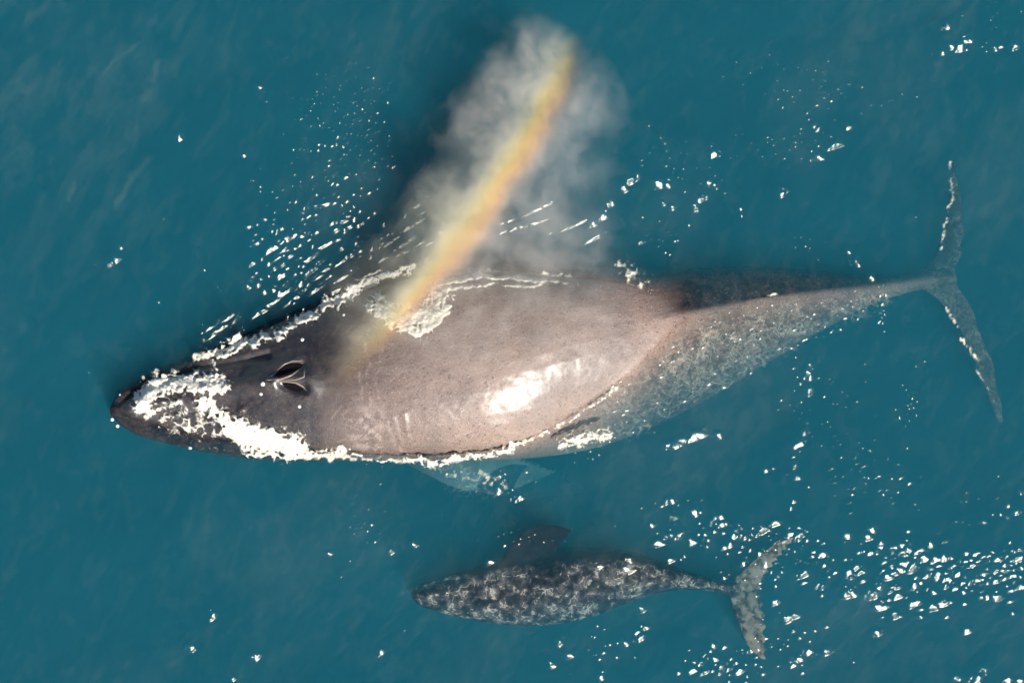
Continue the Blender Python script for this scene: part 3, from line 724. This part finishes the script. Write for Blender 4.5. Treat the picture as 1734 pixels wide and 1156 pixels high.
# ------------------------------------------------------------------ thick foam, as heaps of small froth lumps
phi = (1 + 5 ** .5) / 2
ico = np.array([(-1, phi, 0), (1, phi, 0), (-1, -phi, 0), (1, -phi, 0), (0, -1, phi), (0, 1, phi), (0, -1, -phi), (0, 1, -phi), (phi, 0, -1), (phi, 0, 1), (-phi, 0, -1), (-phi, 0, 1)]) / math.hypot(1, phi)
icof = np.array([(0,11,5),(0,5,1),(0,1,7),(0,7,10),(0,10,11),(1,5,9),(5,11,4),(11,10,2),(10,7,6),(7,1,8),(3,9,4),(3,4,2),(3,2,6),(3,6,8),(3,8,9),(4,9,5),(2,4,11),(6,2,10),(8,6,7),(9,8,1)])
def surf_point(pxx, pyy):
    p, nn = on_skin(pxx, pyy)
    if p.z > 0.0: return p
    return P(pxx, pyy, 0.0)
def along(pl, n, wd, rlo, rhi, lift=0.03, thr=0.0, seed=5, scale=18):
    pl = np.array(pl, float); ln = np.r_[0, np.cumsum(np.hypot(*np.diff(pl, axis=0).T))]
    k = n * 10
    t = rng.random(k) * ln[-1]
    fat = 0.55 + 0.9 * noise2(t, t * 0, 30, seed + 300, 2)          # the line swells and thins
    x = np.interp(t, ln, pl[:, 0]) + rng.normal(0, wd, k) * fat; y = np.interp(t, ln, pl[:, 1]) + rng.normal(0, wd, k) * fat
    d1 = noise2(x, y, scale, seed, 3); d2 = noise2(x, y, scale * .3, seed + 100, 2)
    ok = (d1 * .6 + d2 * .4 > thr + .04) | (rng.random(k) < .03)
    x, y = x[ok][:n], y[ok][:n]; r = (rlo + (rhi - rlo) * rng.random(len(x)) ** 4) * 0.62
    return list(zip(x, y, r, rng.random(len(x)) * lift))
def sheet(box, field, thick, step=1.45):
    """ragged continuous froth: kept where field(px, py) > 0, resting on skin or water"""
    x = np.arange(box[0], box[2], step); y = np.arange(box[1], box[3], step)
    gxx, gyy = np.meshgrid(x, y, indexing='ij')
    f = field(gxx, gyy)
    keep = f > -0.20
    kq = keep[:-1, :-1] & keep[1:, :-1] & keep[1:, 1:] & keep[:-1, 1:] & ((f[:-1, :-1] > -.17) | (f[1:, 1:] > -.17))
    used = np.zeros_like(keep)
    for a_, b_ in ((0, 0), (1, 0), (1, 1), (0, 1)): used[a_:a_ + kq.shape[0], b_:b_ + kq.shape[1]] |= kq
    num = -np.ones(keep.shape, int); num[used] = np.arange(used.sum())
    bump = noise2(gxx, gyy, 9, 200, 3, .65)
    cos = []
    for p_, q_, g_, b_ in zip(gxx[used], gyy[used], f[used], bump[used]):
        v = surf_point(p_, q_)
        cos.append((v.x, v.y, v.z + 0.004 + thick * (1 - math.exp(-max(g_, 0) * 7)) * (0.25 + 1.3 * b_)))
    fa = np.stack([num[:-1, :-1][kq], num[:-1, 1:][kq], num[1:, 1:][kq], num[1:, :-1][kq]], 1)
    tri = np.vstack([fa[:, [0, 1, 2]], fa[:, [0, 2, 3]]])
    return np.array(cos), tri, 0.97 * sstep(-.18, .16, f[used]) ** 1.3
def froth(name, sheets, items, label, cat):
    cos, fs, cv, k = [], [], [], 0
    for c_, t_, a_ in sheets:
        cos.append(c_); fs.append(t_ + k); cv.append(a_); k += len(c_)
    for x, y, r, lift in items:
        c = np.array(surf_point(x, y)) + (0, 0, lift)
        sc_ = r / 100 * (0.6 + 0.8 * rng.random(3)) * (1, 1, .7)
        an = rng.random() * 6.28; R = np.array([[math.cos(an), -math.sin(an), 0], [math.sin(an), math.cos(an), 0], [0, 0, 1]])
        cos.append((ico * (0.72 + 0.56 * rng.random((12, 1))) * sc_) @ R.T + c); fs.append(icof + k); cv.append(np.full(12, .8)); k += 12
    me = mesh_np(name, np.vstack(cos), np.vstack(fs)); add_attr(me, 'cover', np.concatenate(cv))
    o = link(name, me, M_foam); tag(o, label, cat, kind='stuff')
    return o
def ridged(x, y, sc_, seed):
    wx_ = x + sc_ * .9 * (noise2(x, y, sc_ * 1.6, seed + 1, 2) - .5); wy_ = y + sc_ * .9 * (noise2(x, y, sc_ * 1.6, seed + 2, 2) - .5)
    return 1 - np.abs(noise2(wx_, wy_, sc_, seed, 2) - .5) * 5
def band_field(lines, seed, rag=.9, fib=.35):
    """lines: (polyline, half width px, strength)"""
    def fn(x, y):
        base = np.full(x.shape, -1.0)
        jx = x + 14 * (noise2(x, y, 24, seed, 3) - .5); jy = y + 14 * (noise2(x, y, 24, seed + 9, 3) - .5)
        for pl, wd, st in lines:
            d, t = seg_dist(jx, jy, pl); base = np.maximum(base, st * np.exp(-(d / wd) ** 2) - .42)
        return base + rag * (noise2(x, y, 11, seed + 20, 4, .68) - .55) + fib * (ridged(x, y, 9, seed + 30) - .55)
    return fn
LIFT = .05
bow = [([(240, 688), (248, 664), (278, 652), (315, 650), (345, 652), (374, 652)], 19, 1.08), ([(240, 700), (262, 700), (300, 684)], 8, .6), ([(345, 684), (375, 706), (402, 728)], 17, .74),
       ([(395, 726), (432, 742), (472, 748), (500, 756)], 23, 1.06), ([(425, 764), (485, 770), (545, 768), (580, 757)], 10, .66), ([(358, 656), (366, 640), (362, 622), (356, 612)], 5, .7), ([(280, 712), (330, 720), (385, 735)], 26, .46), ([(400, 710), (430, 722)], 12, .45)]
bs = sheet((205, 590, 610, 800), band_field(bow, 400, .85, .28), .07)
sp_ = [q for pl, wd, st in bow for q in along(pl, int(50 + 150 * st), wd * .8, .3, 1.0, .06, .3, 410)]
froth('bow_foam', [bs], sp_, 'white churned foam washing over the head of the adult whale', 'foam')
nfl = [(NORTH[1:7], 10, .92), ([(388, 594), (404, 572), (410, 586)], 7, .85), ([(345, 600), (395, 588)], 9, .5), (NORTH[5:], 8, .72)]
ns_ = sheet((320, 430, 730, 630), band_field(nfl, 500, .95, .4), .06)
froth('shoulder_foam', [ns_], [q for pl, wd, st in nfl for q in along(pl, int(160 * st), wd * 1.1, .3, .9, .05, .3, 420)], 'ragged line of foam along the shaded shoulder of the adult whale', 'foam')
POLY = [(636, 520), (680, 515), (720, 508), (748, 492)]
def back_field(x, y):
    d, t = seg_dist(x + 16 * (noise2(x, y, 30, 601, 2) - .5), y + 16 * (noise2(x, y, 30, 602, 2) - .5), [(640, 512), (668, 530), (700, 545), (725, 535), (745, 500)])
    area = sstep(40, 12, d)
    net = np.maximum(ridged(x, y, 15, 610), ridged(x, y, 8, 620) - .1)
    g = area * (.62 + .35 * sstep(1, 0, np.abs(y - 545) / 40)) + .62 * (net - .72) - .42 + .5 * (noise2(x, y, 20, 630, 3) - .5)
    e1, _ = seg_dist(x, y + 8 * (noise2(x, y, 20, 640, 2) - .5), [(745, 482), (800, 468), (870, 471), (930, 476), (1000, 482)])
    e2, _ = seg_dist(x, y + 8 * (noise2(x, y, 20, 641, 2) - .5), [(755, 490), (830, 481), (900, 483), (950, 480)])
    edge = np.maximum(.80 * np.exp(-(e1 / 6) ** 2), .60 * np.exp(-(e2 / 5) ** 2)) * sstep(1030, 880, x) - .40 + .8 * (noise2(x, y, 10, 650, 4, .66) - .54)
    return np.maximum(g, edge)
bks = sheet((595, 455, 1010, 600), back_field, .05)
ds = along([(628, 508), (650, 536), (690, 568), (715, 575), (738, 552)], 90, 10, .4, 1.3, .06, .3, 81) + along([(750, 478), (800, 466), (870, 470), (930, 474), (1060, 496)], 140, 7, .4, 1.2, .03, .3, 83)
ds += along([(1040, 470), (1085, 490), (1110, 530)], 90, 18, .4, 1.1, .02, .3, 85)
froth('back_foam', [bks], ds, 'lacy patch of white foam sliding off the middle of the whale back', 'foam')
ffl = [([(690, 779), (760, 779), (830, 768), (880, 752)], 8, .72), (SOUTH[4:], 3.5, .50), ([(950, 752), (985, 738), (1028, 738)], 11, .62), ([(590, 768), (640, 778), (690, 780)], 4, .6)]
fs_ = sheet((580, 640, 1070, 800), band_field(ffl, 700, .85, .4), .05)
froth('flank_foam', [fs_], [q for pl, wd, st in ffl for q in along(pl, int(130 * st), wd * .9, .3, .9, .04, .3, 430)], 'thin bright foam line along the sunlit flank of the adult whale', 'foam')

# ------------------------------------------------------------------ the blow: a drifting cloud of spray
def mat_blow(Lp):
    n = NT('blow_mist'); co = n.obco()
    warp = n.noise(co, 0.85, 3, 0.62, 0, True)
    cw = n.vadd(co, warp, 1.5)
    sp = n.new('ShaderNodeSeparateXYZ'); n.put(sp.inputs[0], cw)
    x, v, z = (n.math('SUBTRACT', q, .75) for q in sp.outputs)
    u = n.math('DIVIDE', x, Lp)
    uc = n.math('ADD', n.math('MULTIPLY', u, 0.7), 0.3, clamp=True)
    wr = n.ramp(uc, [(0.0, (.96,)*3), (.30, (.82,)*3), (.475, (.60,)*3), (.65, (.50,)*3), (.825, (.38,)*3), (.93, (.27,)*3), (1.0, (.16,)*3)])
    W = n.math('MULTIPLY', wr, 3.5)
    a = n.math('DIVIDE', v, W); h = n.math('DIVIDE', z, 0.70)
    qd = n.math('SUBTRACT', n.math('SUBTRACT', 1.0, n.math('MULTIPLY', a, a)), n.math('MULTIPLY', n.math('MULTIPLY', h, h), .8))
    env = n.math('POWER', n.rng(qd, -0.15, 0.95), 1.6)
    # the cloud stays inside its own bounds
    s0 = n.new('ShaderNodeSeparateXYZ'); n.put(s0.inputs[0], co)
    hz = n.math('DIVIDE', s0.outputs[2], 0.68)
    env = n.math('MULTIPLY', env, n.rng(n.math('ABSOLUTE', hz), 1.0, 0.6))
    tip = n.math('MULTIPLY', n.rng(u, 1.02, 0.84), n.rng(u, -0.46, 0.0))
    nz = n.rng(n.noise(cw, 1.9, 5, 0.66, 0.0), 0.34, 0.70, 0.14, 1.0)
    u2 = n.math('DIVIDE', s0.outputs[0], Lp)
    v0 = n.math('ADD', n.math('MULTIPLY', u2, n.math('ADD', n.math('MULTIPLY', u2, 0.75), -2.55)), 1.42)
    vv = n.math('ADD', n.math('MULTIPLY', v, .32), n.math('MULTIPLY', s0.outputs[1], .68))
    bnd = n.math('DIVIDE', n.math('SUBTRACT', v0, vv), 0.27)
    lft = n.rng(bnd, 1.2, -1.5, 0.55, 0.95)
    core = n.math('POWER', 2.718, n.math('MULTIPLY', n.math('MULTIPLY', bnd, bnd), -0.9))
    cst = n.math('MULTIPLY', core, n.math('MULTIPLY', n.rng(u, -0.50, 0.08), n.rng(u, 0.96, 0.30, 0.10, 1.0)))
    dn = n.math('MULTIPLY', n.math('MULTIPLY', nz, 0.95), lft)
    dn = n.math('ADD', dn, n.math('MULTIPLY', cst, n.math('ADD', n.math('MULTIPLY', nz, 1.9), n.rng(u, 0.7, 0.1, 0.15, 1.3))))  # denser streak carries the painted rainbow
    dn = n.math('MULTIPLY', n.math('MULTIPLY', dn, env), tip)
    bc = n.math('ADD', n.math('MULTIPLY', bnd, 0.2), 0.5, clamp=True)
    col = n.ramp(bc, [(0.0, (.93, .86, .76)), (.30, (.98, .92, .74)), (.42, (1.0, .86, .46)), (.53, (1.0, .70, .24)), (.65, (1.0, .62, .34)), (.80, (.93, .78, .66)), (.95, (.92, .84, .76))])  # rainbow light painted as mist colour across the band
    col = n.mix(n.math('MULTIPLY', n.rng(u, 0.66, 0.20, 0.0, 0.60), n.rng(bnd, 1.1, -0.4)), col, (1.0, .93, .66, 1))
    vs = n.new('ShaderNodeVolumeScatter'); va = n.new('ShaderNodeVolumeAbsorption'); ad = n.new('ShaderNodeAddShader')
    for q in (vs, va): n.put(q.inputs['Density'], dn); n.put(q.inputs['Color'], col)
    vs.inputs['Anisotropy'].default_value = -0.48
    n.put(ad.inputs[0], vs.outputs[0]); n.put(ad.inputs[1], va.outputs[0]); n.put(n.out.inputs['Volume'], ad.outputs[0])
    return n.m
A, T = P(845, 520, 0.95), P(945, 45, 0.9)
ax = (T - A); Lp = ax.length; ax.normalize()
yl = Vector((0, 0, 1)).cross(ax).normalized(); zl = ax.cross(yl)
us = np.linspace(-0.46, 1.10, 40)
Ws = 3.5 * np.interp(us * .7 + .3, [0, .3, .475, .65, .825, .93, 1.0], [.96, .82, .60, .50, .38, .27, .16]) + 0.5
Ws *= np.sqrt(np.clip(np.sin(np.linspace(0.05, math.pi - .05, 40)) * 3, 0, 1))
m = 32; th = np.linspace(0, 2 * math.pi, m, endpoint=False)
rings = np.stack([np.stack([np.full(m, u_ * Lp), W_ * np.cos(th), 0.68 * np.sin(th)], 1) for u_, W_ in zip(us, Ws)])
L_ = []; loft(rings, L_); co_, f, tr = L_[0]
me = bpy.data.meshes.new('whale_blow'); me.from_pydata([tuple(c) for c in co_], [], [tuple(map(int, q_)) for q_ in f] + [tuple(map(int, q_[:3])) for q_ in tr])
bm = bmesh.new(); bm.from_mesh(me); bmesh.ops.recalc_face_normals(bm, faces=bm.faces); bm.to_mesh(me); bm.free()
blow = link('whale_blow', me, mat_blow(Lp))
blow.matrix_world = Matrix.Translation(A) @ Matrix((ax, yl, zl)).transposed().to_4x4()
tag(blow, 'drifting cloud of white spray from the blowholes with an orange rainbow streak', 'spray', kind='stuff')
